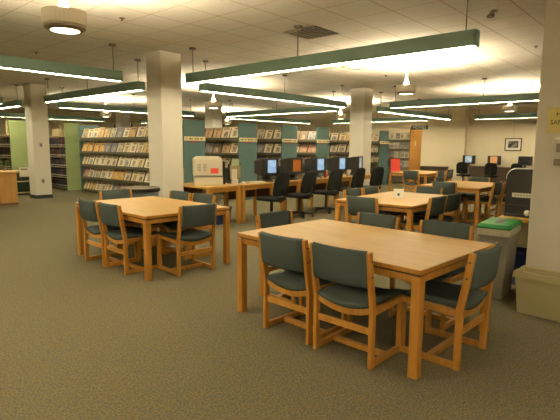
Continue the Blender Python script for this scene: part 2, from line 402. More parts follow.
def tcenter(bx, by, phi):
    return (bx + TL/2 * -math.sin(phi) + TW/2 * math.cos(phi), by + TL/2 * math.cos(phi) + TW/2 * math.sin(phi))
T1 = (*tcenter(2.78, 1.26, -.060), -.060); T2 = (*tcenter(2.87, 4.52, -.0366), -.0366)
table0.location = (T1[0], T1[1], 0); table0.rotation_euler.z = T1[2]
tag(table0, 'large light oak reading table nearest the viewer', 'table')
dup(table0, (T2[0], T2[1], 0), T2[2], 'light oak reading table in front of the white column at left')
dup(table0, (6.70, 3.43, 0), PI/2 + .02, 'light oak reading table with a small tent card on it')
dup(table0, (10.25, 3.74, 0), PI/2 + .0, 'light oak reading table nearest the wall of screened computers')
dup(table0, (14.2, 6.62, 0), PI/2, 'light oak reading table in the distance with a red sign on it')

# ------------------------------------------------------------------ library chairs
def chair():
    e = empty('library_chair', (0, 0, 0))
    W = .255; t = .03                         # half width, frame thickness
    for s in (-1, 1):
        x0, x1 = s * W - (t if s > 0 else 0), s * W + (t if s < 0 else 0)
        # rear post: upright below the seat, raked above it
        prof = [(-.025, .0), (.025, .0), (.025, .43), (-.012, .63), (-.045, .832), (-.085, .826), (-.058, .61), (-.025, .42)]
        po = MB().prism(prof, 0, x0, x1).build('rear_post', M['oak'], e, .005)
        for (yy, zz) in ((-.054, .765), (-.041, .655)):
            xo = s * W
            MB().lathe([(.008, 0), (.008, .003)], 10).build('bolt', M['steel'], po, loc=(xo if s < 0 else xo, yy, zz)).rotation_euler = (0, s * PI / 2, 0)
        B(x0, x1, .42, .465, .0, .405).build('front_leg', M['oak'], e, .005)
        B(x0 + .002, x1 - .002, .024, .421, .004, .05).build('runner', M['oak'], e, .004)
        MB().prism([(.022, .375), (.46, .395), (.46, .435), (.022, .425)], 0, x0 + .001, x1 - .001).build('side_rail', M['oak'], e, .004)
    n = 10
    wi = W - t - .001
    def dip(x): return .045 * (1 - (x / wi) ** 2)
    # curved rear and front rails under the seat
    for y0, y1 in ((-.005, .018), (.43, .452)):
        secs = []
        for i in range(n + 1):
            x = -wi + 2 * wi * i / n; d = dip(x)
            secs.append([(x, y0, .385 - d), (x, y1, .385 - d), (x, y1, .43 - d), (x, y0, .43 - d)])
        MB().strip(secs).build('seat_rail', M['oak'], e)
    # dished seat cushion
    secs = []
    for i in range(n + 1):
        x = -wi + .002 + 2 * (wi - .002) * i / n; d = dip(x) ; r = .018 if i in (0, n) else 0
        prof = [(-.01, .432), (-.022, .45), (-.01, .475), (.05, .482), (.42, .482), (.475, .468), (.487, .448), (.475, .432)]
        secs.append([(x, y, z - d - (r if z > .45 else 0)) for y, z in prof])
    MB().strip(secs).build('seat', M['fabric'], e, smooth=True)
    # curved upholstered backrest between the posts
    secs = []
    for i in range(n + 1):
        x = -wi + 2 * wi * i / n; c = .035 * (1 - (x / wi) ** 2); r = 0
        prof = [(-.028, .575), (-.056, .575), (-.068, .595), (-.092, .81), (-.084, .830), (-.066, .836), (-.050, .82), (-.020, .595)]
        secs.append([(x, y - c, z) for y, z in prof])
    MB().strip(secs).build('backrest', M['fabric'], e, smooth=True)
    B(-wi, wi, -.008, .012, .235, .285).build('rear_stretcher', M['oak'], e, .004)
    B(-wi, wi, .19, .235, .008, .045).build('floor_stretcher', M['oak'], e, .004)
    return e
chair0 = chair(); used = [0]
def place(x, y, rz, lab, dz=0):
    if not used[0]:
        used[0] = 1; chair0.location = (x, y, 0); chair0.rotation_euler.z = rz; return tag(chair0, lab, 'chair')
    return dup(chair0, (x, y, 0), rz, lab)
E_, W_, N_, S_ = -PI/2, PI/2, 0, PI       # facing +X, -X, +Y, -Y
place(2.775, 2.375, E_ - .06, 'oak library chair, left of the front pair at the nearest table')
place(2.735, 1.81, E_ - .02, 'oak library chair, right of the front pair at the nearest table')
place(3.35, 1.115, N_ - .03, 'oak library chair pushed in at the right end of the nearest table')
place(4.18, 2.42, W_ - .10, 'oak library chair on the far side of the nearest table, its left one')
place(4.17, 1.70, W_ - .04, 'oak library chair on the far side of the nearest table, beside the green lidded bin')
place(3.62, 3.22, S_ - .05, 'oak library chair at the left end of the nearest table, only its back showing')
place(2.875, 5.71, E_ - .03, 'oak library chair, left of the pair at the front of the left table')
place(2.875, 5.19, E_ - .04, 'oak library chair, right of the pair at the front of the left table')
place(3.485, 4.42, N_ - .10, 'oak library chair seen from behind at the right end of the left table')
place(4.23, 5.80, W_ - .03, 'oak library chair back showing behind the left table, nearest the column')
place(4.23, 5.255, W_ - .03, 'oak library chair back showing behind the left table, nearest the computer desks')
place(3.73, 6.62, S_ - .08, 'oak library chair at the far left end of the left table')
# table with the tent card
place(5.68, 3.46, E_ - .05, 'oak library chair at the near end of the table with the tent card')
place(6.42, 2.78, N_, 'oak library chair at the right side of the tent card table, its nearer one')
place(6.97, 2.78, N_ - .04, 'oak library chair at the right side of the tent card table, its farther one')
place(6.60, 4.18, S_, 'oak library chair at the back of the tent card table, left of the pair')
place(7.16, 4.18, S_, 'oak library chair at the back of the tent card table, right of the pair')
place(7.80, 3.50, W_ - .05, 'oak library chair facing this way across the tent card table')
# table by the screened computers
place(9.32, 3.80, E_, 'oak library chair at the near end of the table before the far computers')
place(10.05, 3.08, N_, 'nearer oak library chair right of the table before the far computers')
place(10.62, 3.04, N_, 'farther oak library chair right of the table before the far computers')
place(11.30, 3.84, W_, 'oak library chair at the far end of the table before the far computers')
place(10.62, 4.42, S_, 'oak library chair behind the table before the far computers')
# distant table
place(13.05, 6.36, E_, 'oak library chair at the near end of the distant table with the red sign')
place(13.85, 5.88, N_, 'oak library chair on the right of the distant table with the red sign')
place(14.60, 5.90, N_, 'oak library chair farther along the right side of the distant red sign table')

# folded tent card on the third table
e = empty('tent_card', (6.64, 3.44, TH), .5, 'small white folded tent card standing on an oak table', 'sign')
MB().prism([(-.06, .001), (-.055, .001), (0, .128), (.055, .001), (.06, .001), (.0, .14)], 1, -.075, .075).build('card', M['white'], e)
MB().hexa([(-.0445, -.02, .04), (-.0445, .015, .04), (-.0445, .015, .043), (-.0445, -.02, .043), (-.032, -.02, .07), (-.032, .015, .07), (-.034, .015, .073), (-.034, -.02, .073)]).build('printed_mark', M['ink'], e)

# ------------------------------------------------------------------ computer desks
DY0, DY1, DH = 6.70, 7.27, .76
def desk(x0, x1, legs, lab, DY1=7.27):
    e = empty('computer_desk', ((x0 + x1) / 2, DY0, 0), 0, lab, 'desk')
    h = (x1 - x0) / 2; d = DY1 - DY0
    B(-h, h, 0, d, DH - .035, DH).build('desktop', M['top'], e, .004)
    B(-h + .05, h - .05, .03, .05, DH - .11, DH - .035).build('front_apron', M['oak'], e)
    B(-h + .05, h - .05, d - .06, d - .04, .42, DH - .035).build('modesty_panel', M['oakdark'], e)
    for lx in legs:
        for ly in (.035, d - .035): B(lx - (x0+x1)/2 - .035, lx - (x0+x1)/2 + .035, ly - .03, ly + .03, 0, DH - .035).build('leg', M['oak'], e, .004)
    return e
desk(5.58, 6.42, (5.63, 6.37), 'short deep oak desk carrying the beige printer', 7.85)
desk(6.45, 8.28, (6.50, 7.34, 8.23), 'oak computer desk carrying the two nearest monitors')
desk(8.31, 10.42, (8.36, 9.36, 10.37), 'oak computer desk carrying the third and fourth monitors')
desk(10.45, 11.75, (10.5, 11.70), 'oak computer desk in front of the central white column')

# copier
e = empty('desktop_copier', (6.02, 7.22, DH), -.62, 'large beige two tier printer with a red label on the desk', 'printer')
B(-.28, .27, -.21, .20, 0, .17).build('paper_drawer', M['beige'], e, .012)
B(-.29, .26, -.23, .20, .18, .52).build('body', M['beige'], e, .015)
MB().prism([(-.26, .52), (.23, .52), (.20, .55), (-.22, .55), (-.25, .54)], 1, -.20, .20).build('output_lid', M['beige'], e, .008)
B(.272, .31, -.20, .18, .02, .46).build('side_tray', M['black'], e, .008)
B(.03, .18, -.236, -.230, .23, .33).build('warning_label', M['red'], e)['label'] = 'red label'
for zx in (-.22, -.11):
    o = MB()
    for k in range(5): o.box(zx, zx + .065, -.236, -.228, .28 + k * .028, .295 + k * .028)
    o.build('vent_slot', M['beiged'], e)
B(-.26, .24, -.236, -.228, .182, .20).build('tray_gap', M['beiged'], e)

# dark phone box left of copier
e = empty('desk_organizer', (5.70, 7.66, DH), 0, 'dark grey organizer box at the left of the beige printer', 'organizer')
MB().box(-.04, .04, -.05, .05, 0, .32).build('body', M['beiged'], e, .01)
B(-.045, .045, -.055, .055, .32, .335).build('rim', M['black'], e, .004)

# covered monitor with papers
e = empty('covered_monitor', (6.62, 7.10, DH), .15, 'black framed monitor with a beige sheet over its screen', 'monitor')
B(-.20, .20, -.015, .03, .07, .40).build('frame', M['black'], e, .012)
B(-.17, .17, -.02, -.015, .10, .37).build('sheet', M['shelftan'], e)
B(-.03, .03, 0, .03, .0, .10).build('stand', M['black'], e)
B(-.12, .12, -.08, .10, 0, .015).build('foot', M['black'], e, .004)
B(-.13, .11, -.026, -.020, .36, .49).build('paper_note', M['paleg'], e)['label'] = 'pale green paper note'
e = empty('brochure_holder', (6.45, 6.93, DH), .1, 'white upright brochure holder beside the beige printer', 'brochure holder')
B(-.075, .075, -.005, .015, 0, .30).build('back_plate', M['white'], e, .003)
B(-.075, .075, -.04, -.005, 0, .10).build('pocket', M['white'], e, .003)
e = empty('computer_mouse', (6.60, 6.84, DH), 0, 'white computer mouse on the desk beside the keyboard', 'mouse')
o = MB(); bmesh.ops.create_uvsphere(o.bm, u_segments=16, v_segments=8, radius=1, matrix=Matrix.Translation((0, 0, .0)) @ Matrix.Diagonal((.035, .06, .055, 1)))
for v in o.bm.verts: v.co.z = max(v.co.z, 0)
o.build('shell', M['white'], e, smooth=True)
B(-.003, .003, .0, .05, .046, .057).build('wheel', M['black'], e)
def keyboard(x, y, lab, m):
    e = empty('keyboard', (x, y, DH), 0, lab, 'keyboard')
    MB().prism([(-.08, .0), (.08, 0), (.08, .03), (-.08, .014)], 0, -.225, .225).build('case', m, e)
    o = MB()
    for r in range(5):
        for k in range(14): o.box(-.21 + k * .03, -.185 + k * .03, -.068 + r * .027, -.046 + r * .027, .014 + r * .0027, .026 + r * .0027)
    o.build('keys', m, e)
keyboard(6.98, 6.83, 'beige keyboard on the desk right of the beige printer', M['beige'])
keyboard(8.88, 6.83, 'beige keyboard below the pale papers between the second and third monitors', M['beige'])

def crt(x, y, rz, smat, lab):
    e = empty('crt_monitor', (x, y, DH), rz, lab, 'monitor')
    o = MB().strip([[(-.20, -.02, .13), (.20, -.02, .13), (.20, -.02, .50), (-.20, -.02, .50)], [(-.20, .08, .13), (.20, .08, .13), (.20, .08, .50), (-.20, .08, .50)],
                    [(-.13, .36, .17), (.13, .36, .17), (.13, .36, .45), (-.13, .36, .45)]])
    o.build('housing', M['black'], e, .01)
    f = MB()
    f.box(-.21, .21, -.05, -.02, .465, .51).box(-.21, .21, -.05, -.02, .125, .195).box(-.21, -.145, -.05, -.02, .19, .47).box(.145, .21, -.05, -.02, .19, .47)
    f.build('bezel', M['black'], e, .006)
    B(-.148, .148, -.034, -.022, .192, .468).build('screen', smat, e)
    MB().lathe([(.17, 0), (.16, .02), (.10, .06), (.09, .14)], 20, (0, .12, 0)).build('pedestal', M['black'], e)
    return e
crt(7.46, 6.88, .04, M['scr_blue'], 'black computer monitor with a pale blue screen nearest the copier')
crt(8.30, 6.88, .0, M['orangep'], 'black computer monitor with an orange notice over its screen')
crt(9.20, 6.88, .04, M['scr_blue'], 'black computer monitor with a blue screen, third along the desks')
crt(10.12, 6.88, .05, M['scr_blue'], 'black computer monitor with a blue screen, fourth along the desks')
crt(10.98, 6.88, .30, M['scr_white'], 'black computer monitor with a pale screen, last before the central column')
# loose items between monitors
e = empty('paper_stack', (8.72, 7.05, DH), .3, 'fan of pale papers on the desk between the second and third monitors', 'papers')
for k in range(4): 
    o = B(-.14, .14, -.10, .10, k * .03, k * .03 + .02).build('sheet_pile', M['white' if k % 2 else 'shelftan'], e); o.rotation_euler.z = .15 * k
e = empty('book_display', (8.78, 7.20, DH + .001), 0, 'small blue book standing upright between the second and third monitors', 'book')
B(-.08, .08, -.02, .02, 0, .40).build('cover', M['scr_off'], e); B(-.07, .07, -.024, -.02, .22, .38).build('front_picture', plain('mid blue print', (.04, .20, .36), .5), e)
e = empty('red_cup', (9.52, 6.93, DH), 0, 'red cup on the desk between the third and fourth monitors', 'cup')
MB().lathe([(.035, 0), (.05, .16), (.045, .16), (.032, .006)], 20).build('cup_wall', M['red'], e, smooth=True)
MB().lathe([(.047, .155), (.053, .158), (.053, .17), (.047, .17)], 20).build('rim', M['white'], e)
e = empty('desk_figurine', (10.52, 6.92, DH), 0, 'small pale knick knack on the desk beside the fourth monitor', 'ornament')
MB().lathe([(.04, 0), (.05, .04), (.03, .08), (.045, .12), (.02, .16)], 16).build('body', M['white'], e, smooth=True)
MB().lathe([(.05, -.0), (.05, .01)], 16).build('plinth', M['oakdark'], e)

# office chairs
def office_chair():
    e = empty('office_chair', (0, 0, 0))
    def rr(w, h, n=6, r=.1, z0=0):
        pts = []
        for cx, cz, a0 in ((w - r, z0 + h - r, 0), (-w + r, z0 + h - r, 90), (-w + .06, z0 + .06, 180), (w - .06, z0 + .06, 270)):
            q = r if a0 < 180 else .06
            for k in range(n + 1):
                a = math.radians(a0 + 90 * k / n); pts.append((cx + q * math.cos(a), cz + q * math.sin(a)))
        return pts
    poly = rr(.23, .48, r=.17)
    secs = []
    for y, s in ((-.03, .86), (-.02, .97), (.0, 1), (.025, 1), (.04, .95)):
        secs.append([(x * s, y - .06 - .18 * (z - .0) + .05 * (x / .23) ** 2, .54 + z * s) for x, z in poly])
    MB().strip(secs).build('backrest', M['blackfab'], e, smooth=True)
    MB().strip([[(x * s, .22 + (zz - .24) * s, z) for x, zz in rr(.24, .48, r=.09)] for z, s in ((.43, .9), (.44, 1), (.48, 1), (.50, .94))]).build('seat', M['blackfab'], e, smooth=True)
    MB().tube([(0, .12, .42), (0, -.05, .42), (0, -.10, .48), (0, -.12, .66)], .022).build('back_support', M['black'], e)
    MB().lathe([(.028, .10), (.028, .42)], 12, (0, .2, 0)).build('gas_lift', M['black'], e)
    for k in range(5):
        a = 2 * PI * k / 5 + .3
        lg = MB().bar((0, .2, .11), (.30 * math.cos(a), .2 + .30 * math.sin(a), .075), .05, .03).build('base_leg', M['black'], e)
        MB().prism([(.024 * math.cos(t * PI / 6), .030 + .028 * math.sin(t * PI / 6)) for t in range(12)], 0, -.018, .018).build('caster', M['black'], lg, loc=(.29 * math.cos(a), .2 + .29 * math.sin(a), 0))
    return e
oc = office_chair()
OC = [(7.04, 6.24, .10, 'black office chair in front of the pale blue screen nearest the copier'), (7.90, 6.22, .05, 'black office chair between the orange notice and the third monitor'),
      (8.86, 6.22, .0, 'black office chair in front of the third monitor'), (9.84, 6.22, -.05, 'black office chair in front of the fourth monitor'), (10.70, 6.20, -.15, 'black office chair at the end of the desk row before the central column')]
for i, (x, y, r, lab) in enumerate(OC):
    if i == 0: oc.location = (x, y, 0); oc.rotation_euler.z = r; tag(oc, lab, 'office chair')
    else: dup(oc, (x, y, 0), r, lab)

# blue recycling box on floor by the left table
def open_bin(name, loc, rz, x, y, z, t, lab, m, cat='bin'):
    e = empty(name, loc, rz, lab, cat)
    o = MB(); k = .86
    o.strip([[(-x*k, -y*k, 0), (x*k, -y*k, 0), (x*k, y*k, 0), (-x*k, y*k, 0)], [(-x, -y, z), (x, -y, z), (x, y, z), (-x, y, z)],
             [(-x+t, -y+t, z), (x-t, -y+t, z), (x-t, y-t, z), (-x+t, y-t, z)], [(-x*k+t, -y*k+t, .03), (x*k-t, -y*k+t, .03), (x*k-t, y*k-t, .03), (-x*k+t, y*k-t, .03)]])
    o.build('tub', m, e)
    r = MB(); w = .012
    for a in ((-x-w, x+w, -y-w, -y+t), (-x-w, x+w, y-t, y+w), (-x-w, -x+t, -y, y), (x-t, x+w, -y, y)): r.box(*a, z - .025, z + .006)
    r.build('rim', m, e, .004)
    return e
open_bin('recycling_box', (6.12, 6.98, 0), 0, .17, .13, .33, .008, 'dark blue recycling box on the carpet under the copier desk', M['blue'])

# big round bin behind left table
e = empty('round_bin', (4.36, 6.97, 0), 0, 'wide slate grey round bin with a black rim behind the left table', 'bin')
MB().lathe([(.24, 0), (.29, .76), (.27, .76), (.22, .04)], 36).build('tub', M['roundbin'], e, smooth=True)
MB().lathe([(.29, .755), (.312, .76), (.312, .80), (.29, .81), (.27, .79)], 36, cap=False).build('rim', M['black'], e)
MB().lathe([(.28, .80), (.306, .822), (.27, .825), (.25, .70)], 36, cap=False).build('liner', M['beiged'], e)

# ------------------------------------------------------------------ magazines and racks
PAL = [((.62, .52, .30), 'cream'), ((.55, .30, .07), 'orange'), ((.60, .55, .42), 'ivory'), ((.45, .40, .30), 'grey'), ((.50, .34, .16), 'tan'), ((.66, .60, .46), 'white'),
       ((.42, .20, .14), 'reddish'), ((.56, .46, .20), 'yellowish'), ((.30, .30, .30), 'slate'), ((.58, .48, .36), 'buff'), ((.20, .14, .10), 'dark brown'), ((.14, .17, .24), 'navy')]
PIC = [((.26, .20, .16), (.55, .40, .27)), ((.32, .17, .09), (.70, .50, .22)), ((.20, .22, .27), (.48, .44, .36)), ((.17, .14, .11), (.52, .46, .36)), ((.40, .16, .12), (.60, .48, .32)), ((.30, .27, .22), (.55, .42, .33))]
mags = []
for i, (c, nm) in enumerate(PAL):
    c = tuple(min(.85, q * 1.25) for q in c)
    pa = PIC[i % 6]
    mat = cover_mat('magazine cover ' + nm, c, PIC[(i + 2) % 6][0], pa[0], pa[1], i + 1)
    me = B(0, .012, -.155, .155, 0, .35).build('magazine', mat); C.objects.unlink(me); mags.append((me, nm))
LEAN = math.radians(19)
def place_mag(i, x, y, z, lab, group, sc=1):
    src, nm = mags[i]
    o = src.copy(); C.objects.link(o); o.location = (x, y, z); o.rotation_euler = (0, LEAN, 0)
    if sc != 1: o.scale = (1, sc, sc)
    tag(o, nm + ' ' + lab, 'magazine', group); return o
TIERN = ['top', 'second', 'third', 'fourth', 'bottom']
def rack(x0, x1, y0, y1, h, m_end, lab, ztiers, strip=True, th=.40):
    """double faced display rack: end panel at y0 facing the room, tiers of slanted trays on the -X face"""
    e = empty('magazine_rack', ((x0 + x1) / 2, y0, 0), 0, lab, 'shelving')
    hx = (x1 - x0) / 2; ln = y1 - y0
    B(-hx, hx, -.04, 0, 0, h).build('end_panel', m_end, e, .004)
    B(-hx, hx, ln, ln + .04, 0, h).build('end_panel', m_end, e, .004)
    B(-.02, .02, 0, ln, .08, h - .18).build('centre_panel', M['shelfback'], e)
    B(-hx + .02, hx - .02, 0, ln, 0, .08).build('base_plinth', M['shelftan'], e)
    for k in range(int(ln / .95) + 1): B(-.03, .03, k * .95 + .01, k * .95 + .04, .08, h).build('upright', M['shelf'], e)
    for z in ztiers:
        x = -hx + .015
        tr = MB().prism([(x, z - .03), (x + .02, z - .03), (x + .16, z + .33), (x + .145, z + .335), (x + .012, z)], 1, .005, ln - .005).build('display_tray', M['shelf'], e)
        MB().prism([(x - .012, z - .045), (x + .05, z - .045), (x + .05, z - .02), (x, z - .02), (x, z + .02), (x - .012, z + .02)], 1, .005, ln - .005).build('front_lip', M['shelf'], tr)
        B(-.02 + .04, hx - .02, .005, ln - .005, z - .03, z - .005).build('rear_shelf', M['shelf'], e)
    if strip:
        st = B(-hx, hx, -.055, -.04, 1.64, 1.745).build('label_strip', M['strip'], e)
        o = MB(); rnd = random.Random(int(x0 * 10))
        t = -hx + .06
        while t < hx - .08:
            w = rnd.uniform(.02, .06); o.box(t, t + w, -.058, -.055, 1.675, 1.705); t += w + rnd.choice((.015, .02, .07))
        o.build('printed_words', M['ink'], st)
        B(-hx * .55, hx * .35, -.046, -.04, 1.60, 1.635).build('section_note', M['maroon'], e)['label'] = 'maroon section note'
    return e
ZT = [1.70, 1.27, .86, .46, .06]
rnd = random.Random(3)
R1Y0, R1Y1 = 9.6, 15.05
rack(7.22, 7.88, R1Y0, R1Y1, 2.15, M['stackteal'], 'long magazine rack running behind the left white column, teal end panel', ZT)
for t, z in enumerate(ZT):
    nmag = 15
    for k in range(nmag):
        if k > 13: continue
        y = R1Y1 - .20 - k * .355 + rnd.uniform(-.03, .03)
        place_mag(rnd.choice([0, 2, 5, 7, 9, 0, 2, 4, 3, 5, 1, 6, 8, 11]) if t != 1 or k > 2 else 1, 7.22 + .028, y, z - .005,
                  'magazine on the %s tier of the long rack, %s from far end' % (TIERN[t], ORD[k]), 'magazines facing out on the long rack', rnd.choice((1, 1.04, 1.08, .96)))
FACE = [(9.03, 9.73, 4, 'rack behind the copier', 'magazine rack with teal end panel directly behind the covered monitor', [3, 8, 10, 4, 9, 5, 6]),
        (10.82, 11.53, 4, 'rack behind the orange notice', 'magazine rack with teal end panel behind the orange notice monitor', [5, 3, 11, 5, 7]),
        (12.56, 13.24, 3, 'rack behind the third monitor', 'magazine rack with teal end panel behind the third monitor', [8, 6, 10, 3, 4]),
        (14.88, 15.58, 5, 'rack beside the central column', 'magazine rack ending beside the central white column', [9, 0, 5, 7, 2]),
        (16.66, 17.34, 3, 'rack past the central column', 'magazine rack with teal end panel seen past the central column', [3, 8, 5])]
for x0, x1, n, nm, lab, pal in FACE:
    rack(x0, x1, 9.55, 13.6, 2.15, M['stackteal'], lab, ZT[:4])
    for t in range(3):
        for k in range(n + 1):
            y = 9.78 + k * .375 + rnd.uniform(-.02, .02)
            place_mag(rnd.choice(pal), x0 + .028, y, ZT[t] - .005, 'magazine, %s tier of the %s, %s from end panel' % (TIERN[t], nm, ORD[k]), 'magazines on the ' + nm, rnd.choice((1, 1.06, .98)))
# movies shelving with orange end panel
e = empty('movie_shelving', (18.05, 8.72, 0), 0, 'pale movie shelving with an orange wood end panel near the far wall', 'shelving')
B(-.47, .50, -.05, 0, 0, 2.26).build('end_panel', M['orangewood'], e, .004)
B(-.10, .0, -.056, -.05, 1.58, 1.76).build('notice', M['strip'], e)
B(.0, .06, 0, 4.2, .06, 2.05).build('centre_panel', M['white'], e)
B(-.40, .40, 0, 4.2, 0, .08).build('base_plinth', M['shelftan'], e)
MZ = [1.85, 1.48, 1.11, .74, .37, .08]
for z in MZ: B(-.40, .0, 0.01, 4.2, z - .025, z).build('shelf', M['white'], e)
dv = []
for nm, c in (('black', (.10, .10, .11)), ('dark blue', (.16, .20, .28)), ('white', (.80, .76, .68)), ('ivory', (.70, .64, .52))):
    o = MB().box(0, .014, -.068, .068, 0, .19).build('movie_case', cover_mat('movie cover ' + nm, c, (.6, .55, .45), PIC[0][0], PIC[2][1], len(dv) + 30)); C.objects.unlink(o); dv.append((o, nm))
for t in range(4):
    for k in range(5):
        i = rnd.randrange(4); o = dv[i][0].copy(); C.objects.link(o); o.location = (18.05 - .36, 8.86 + k * .23 + rnd.uniform(-.03, .03), MZ[t]); o.rotation_euler = (0, .15, 0); o.scale = (1, 1.2, 1.25)
        tag(o, '%s movie case on the %s movie shelf, %s from orange panel' % (dv[i][1], TIERN[t], ORD[k]), 'movie case', 'movie cases facing out')
# hanging MOVIES sign
e = empty('movies_sign', (17.50, 8.28, 2.20), -PI/2, 'black hanging sign lettered MOVIES in white above the orange panel', 'sign')
B(-.34, .34, -.012, .012, 0, .16).build('board', M['black'], e)
text('lettering', 'MOVIES', .165, M['white'], e, (0, -.014, .08), (PI/2, 0, 0))
for s_ in (-.26, .26): MB().lathe([(.004, .16), (.004, CEIL - 2.20)], 6, (s_, 0, 0)).build('cable', M['rod'], e)

# ------------------------------------------------------------------ green ended book stacks
def stack(x0, x1, y0, y1, lab, books_to, tagname):
    e = empty('book_stack', ((x0 + x1) / 2, y0, 0), 0, lab, 'shelving')
    hx = (x1 - x0) / 2; ln = y1 - y0; h = 2.25
    B(-hx, hx, -.04, 0, 0, h).build('end_panel', M['stackgreen'], e, .004)
    B(-.015, .015, 0, ln, .1, 1.72).build('centre_panel', M['shelf'], e)
    B(-hx + .02, hx - .02, 0, ln, 0, .1).build('base_plinth', M['shelf'], e)
    zs = [.10, .44, .78, 1.12, 1.46]
    for z in zs: B(-hx + .01, -.015, .0, ln, z - .02, z).build('shelf', M['shelftan'], e)
    B(-hx + .01, hx - .01, 0, ln, 1.77, 1.80).build('top_shelf', M['shelftan'], e)
    for k in range(int(ln / .92) + 1): B(-.03, .03, k * .92 + .01, k * .92 + .04, .1, h).build('upright', M['shelftan'], e)
    for si, z in enumerate(zs):
        y = y0 + .04; k = 0
        while y < books_to and k < 24:
            w = rnd.uniform(.045, .075); hh = rnd.uniform(.235, .285); kind = rnd.choice(BK[tagname])
            src, nm = bk[kind]; o = src.copy(); C.objects.link(o); o.location = (x0 + .03 + rnd.uniform(0, .02), y + w / 2, z); o.scale = (1, w / .06, hh / .26)
            tag(o, '%s volume, %s shelf of the %s, %s from green end' % (nm, ORD[4 - si], tagname, ORD[k]), 'book', 'bound volumes on the ' + tagname)
            y += w + .002; k += 1
bk = []
for nm, m in (('navy', 'navy'), ('black', 'bookblack'), ('dark red', 'bookred'), ('brown', 'bookbrown')):
    o = MB(); o.box(0, .2, -.03, .03, 0, .26)
    ob = o.build('bound_volume', [M[m], M['spine']]); me = ob.data
    bm = bmesh.new(); bm.from_mesh(me); 
    r = bmesh.ops.create_cube(bm, size=1, matrix=Matrix.Translation((-.0005, 0, .055)) @ Matrix.Diagonal((.003, .05, .035, 1)))
    fs = set(f for v in r['verts'] for f in v.link_faces)
    for f in fs: f.material_index = 1
    bm.to_mesh(me); bm.free(); C.objects.unlink(ob); bk.append((ob, nm))
BK = {'right green stack': [0, 0, 0, 1, 0, 2], 'left green stack': [1, 1, 3, 1, 3, 0]}
stack(7.06, 7.62, 15.75, 20.5, 'book stack with sage green end panel left of the long magazine rack', 17.3, 'right green stack')
stack(5.39, 5.93, 15.75, 20.5, 'book stack with sage green end panel half hidden by the left column', 16.9, 'left green stack')
for x, y, z, w, lab in ((7.02, 16.2, 1.80, .5, 'yellowish storage box on top of the green ended stack'),):
    e = empty('storage_box', (7.2, 16.1, 1.80), 0, lab, 'box')
    B(-.15, .15, 0, .55, 0, .22).build('body', M['strip'], e, .005); B(-.155, .155, -.005, .555, .20, .24).build('lid', M['strip'], e, .005)

# low dark cabinet at left stack with paper
e = empty('low_bookcase', (5.45, 15.1, 0), 0, 'low dark green bookcase in front of the green end panel at left', 'bookcase')
m = plain('dark green laminate', (.045, .085, .06), .6)
B(-.32, .40, .30, .33, 0, .74).build('back_panel', m, e)
for x in (-.32, .38): B(x, x + .02, 0, .30, 0, .74).build('side_panel', m, e)
for z in (.06, .40, .72): B(-.30, .38, 0, .30, z, z + .025).build('shelf', M['shelftan'], e)
e = empty('paper_sign', (5.50, 14.9, .76), 0, 'white paper sign on the low green bookcase beside the left column', 'sign')
o = B(-.13, .13, 0, .01, -.20, .08).build('sheet', M['white'], e); B(-.10, .10, -.003, .0, .0, .05).build('printing', M['beiged'], e); e.location.y = 15.085

# circulation desk
e = empty('service_desk', (4.1, 12.9, 0), 0, 'orange wood service desk cut off at the left edge', 'desk')
B(-1.6, .42, .0, .70, 0, .80).build('body', M['deskwood'], e, .006)
B(-1.65, .46, -.04, .74, .80, .85).build('worktop', M['top'], e, .006)
B(-.004, .004, -.006, 0, .02, .80).build('panel_joint', M['oakdark'], e)
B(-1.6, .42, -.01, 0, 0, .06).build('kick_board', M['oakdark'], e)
e = empty('desk_plant', (4.42, 13.4, .85), 0, 'small green leafy plant standing on the service desk', 'plant')
MB().lathe([(.04, 0), (.055, .08), (.05, .08), (.03, .01)], 16).build('pot', M['rod'], e)
o = MB(); rr2 = random.Random(5)
for k in range(26):
    a = rr2.uniform(0, 2*PI); r = rr2.uniform(.02, .11); z = rr2.uniform(.10, .24)
    c = Vector((r * math.cos(a), r * math.sin(a), z)); d = Vector((math.cos(a), math.sin(a), .4)) * .05; w = Vector((-math.sin(a), math.cos(a), 0)) * .02
    o.strip([[tuple(c - w * .3), tuple(c + w * .3), tuple(c + Vector((0, 0, .004)))], [tuple(c + d * .5 - w), tuple(c + d * .5 + w), tuple(c + d * .5 + Vector((0, 0, .006)))], [tuple(c + d - w * .1), tuple(c + d + w * .1), tuple(c + d + Vector((0, 0, .003)))]])
o.build('foliage', M['plant'], e)

# ------------------------------------------------------------------ far wall computers
e = empty('wall_desk', (19.9, 4.0, 0), 0, 'long dark computer desk along the cream far wall', 'desk')
B(-.38, .37, -3.2, 3.05, .72, .76).build('desktop', M['darkwood'], e, .004)
B(-.34, -.31, -3.2, 3.05, .05, .72).build('front_panel', M['darkwood'], e)
for y in (-3.2, -1.1, 1.0, 3.0): B(-.36, .36, y, y + .05, 0, .72).build('leg_panel', M['darkwood'], e)
# low dark counter left of wall desk
e = empty('low_counter', (19.78, 8.65, 0), 0, 'low dark counter along the cream wall beyond the distant red sign table', 'counter')
B(-.22, .26, -.55, .60, 0, .66).build('body', M['darkwood'], e); B(-.25, .26, -.58, .63, .66, .70).build('top', M['darkwood'], e)
def lcd(y, smat, lab, w=.24):
    e = empty('desk_monitor', (19.85, y, .76), 0, lab, 'monitor')
    B(-.02, .12, -w, w, .09, .44).build('housing', M['black'], e, .01)
    B(-.026, -.02, -w + .11, w - .11, .15, .41).build('screen', smat, e)
    B(.02, .07, -.04, .04, 0, .12).build('stand', M['black'], e)
    MB().lathe([(.14, 0), (.13, .02)], 20, (.03, 0, 0)).build('foot', M['black'], e)
lcd(7.18, M['scr_white'], 'black monitor with a white glow on the far wall desk, nearest the corner')
lcd(6.18, M['scr_orange'], 'black monitor with an orange screen on the far wall desk')
lcd(5.04, M['scr_off'], 'black monitor with a dark screen under the framed picture')
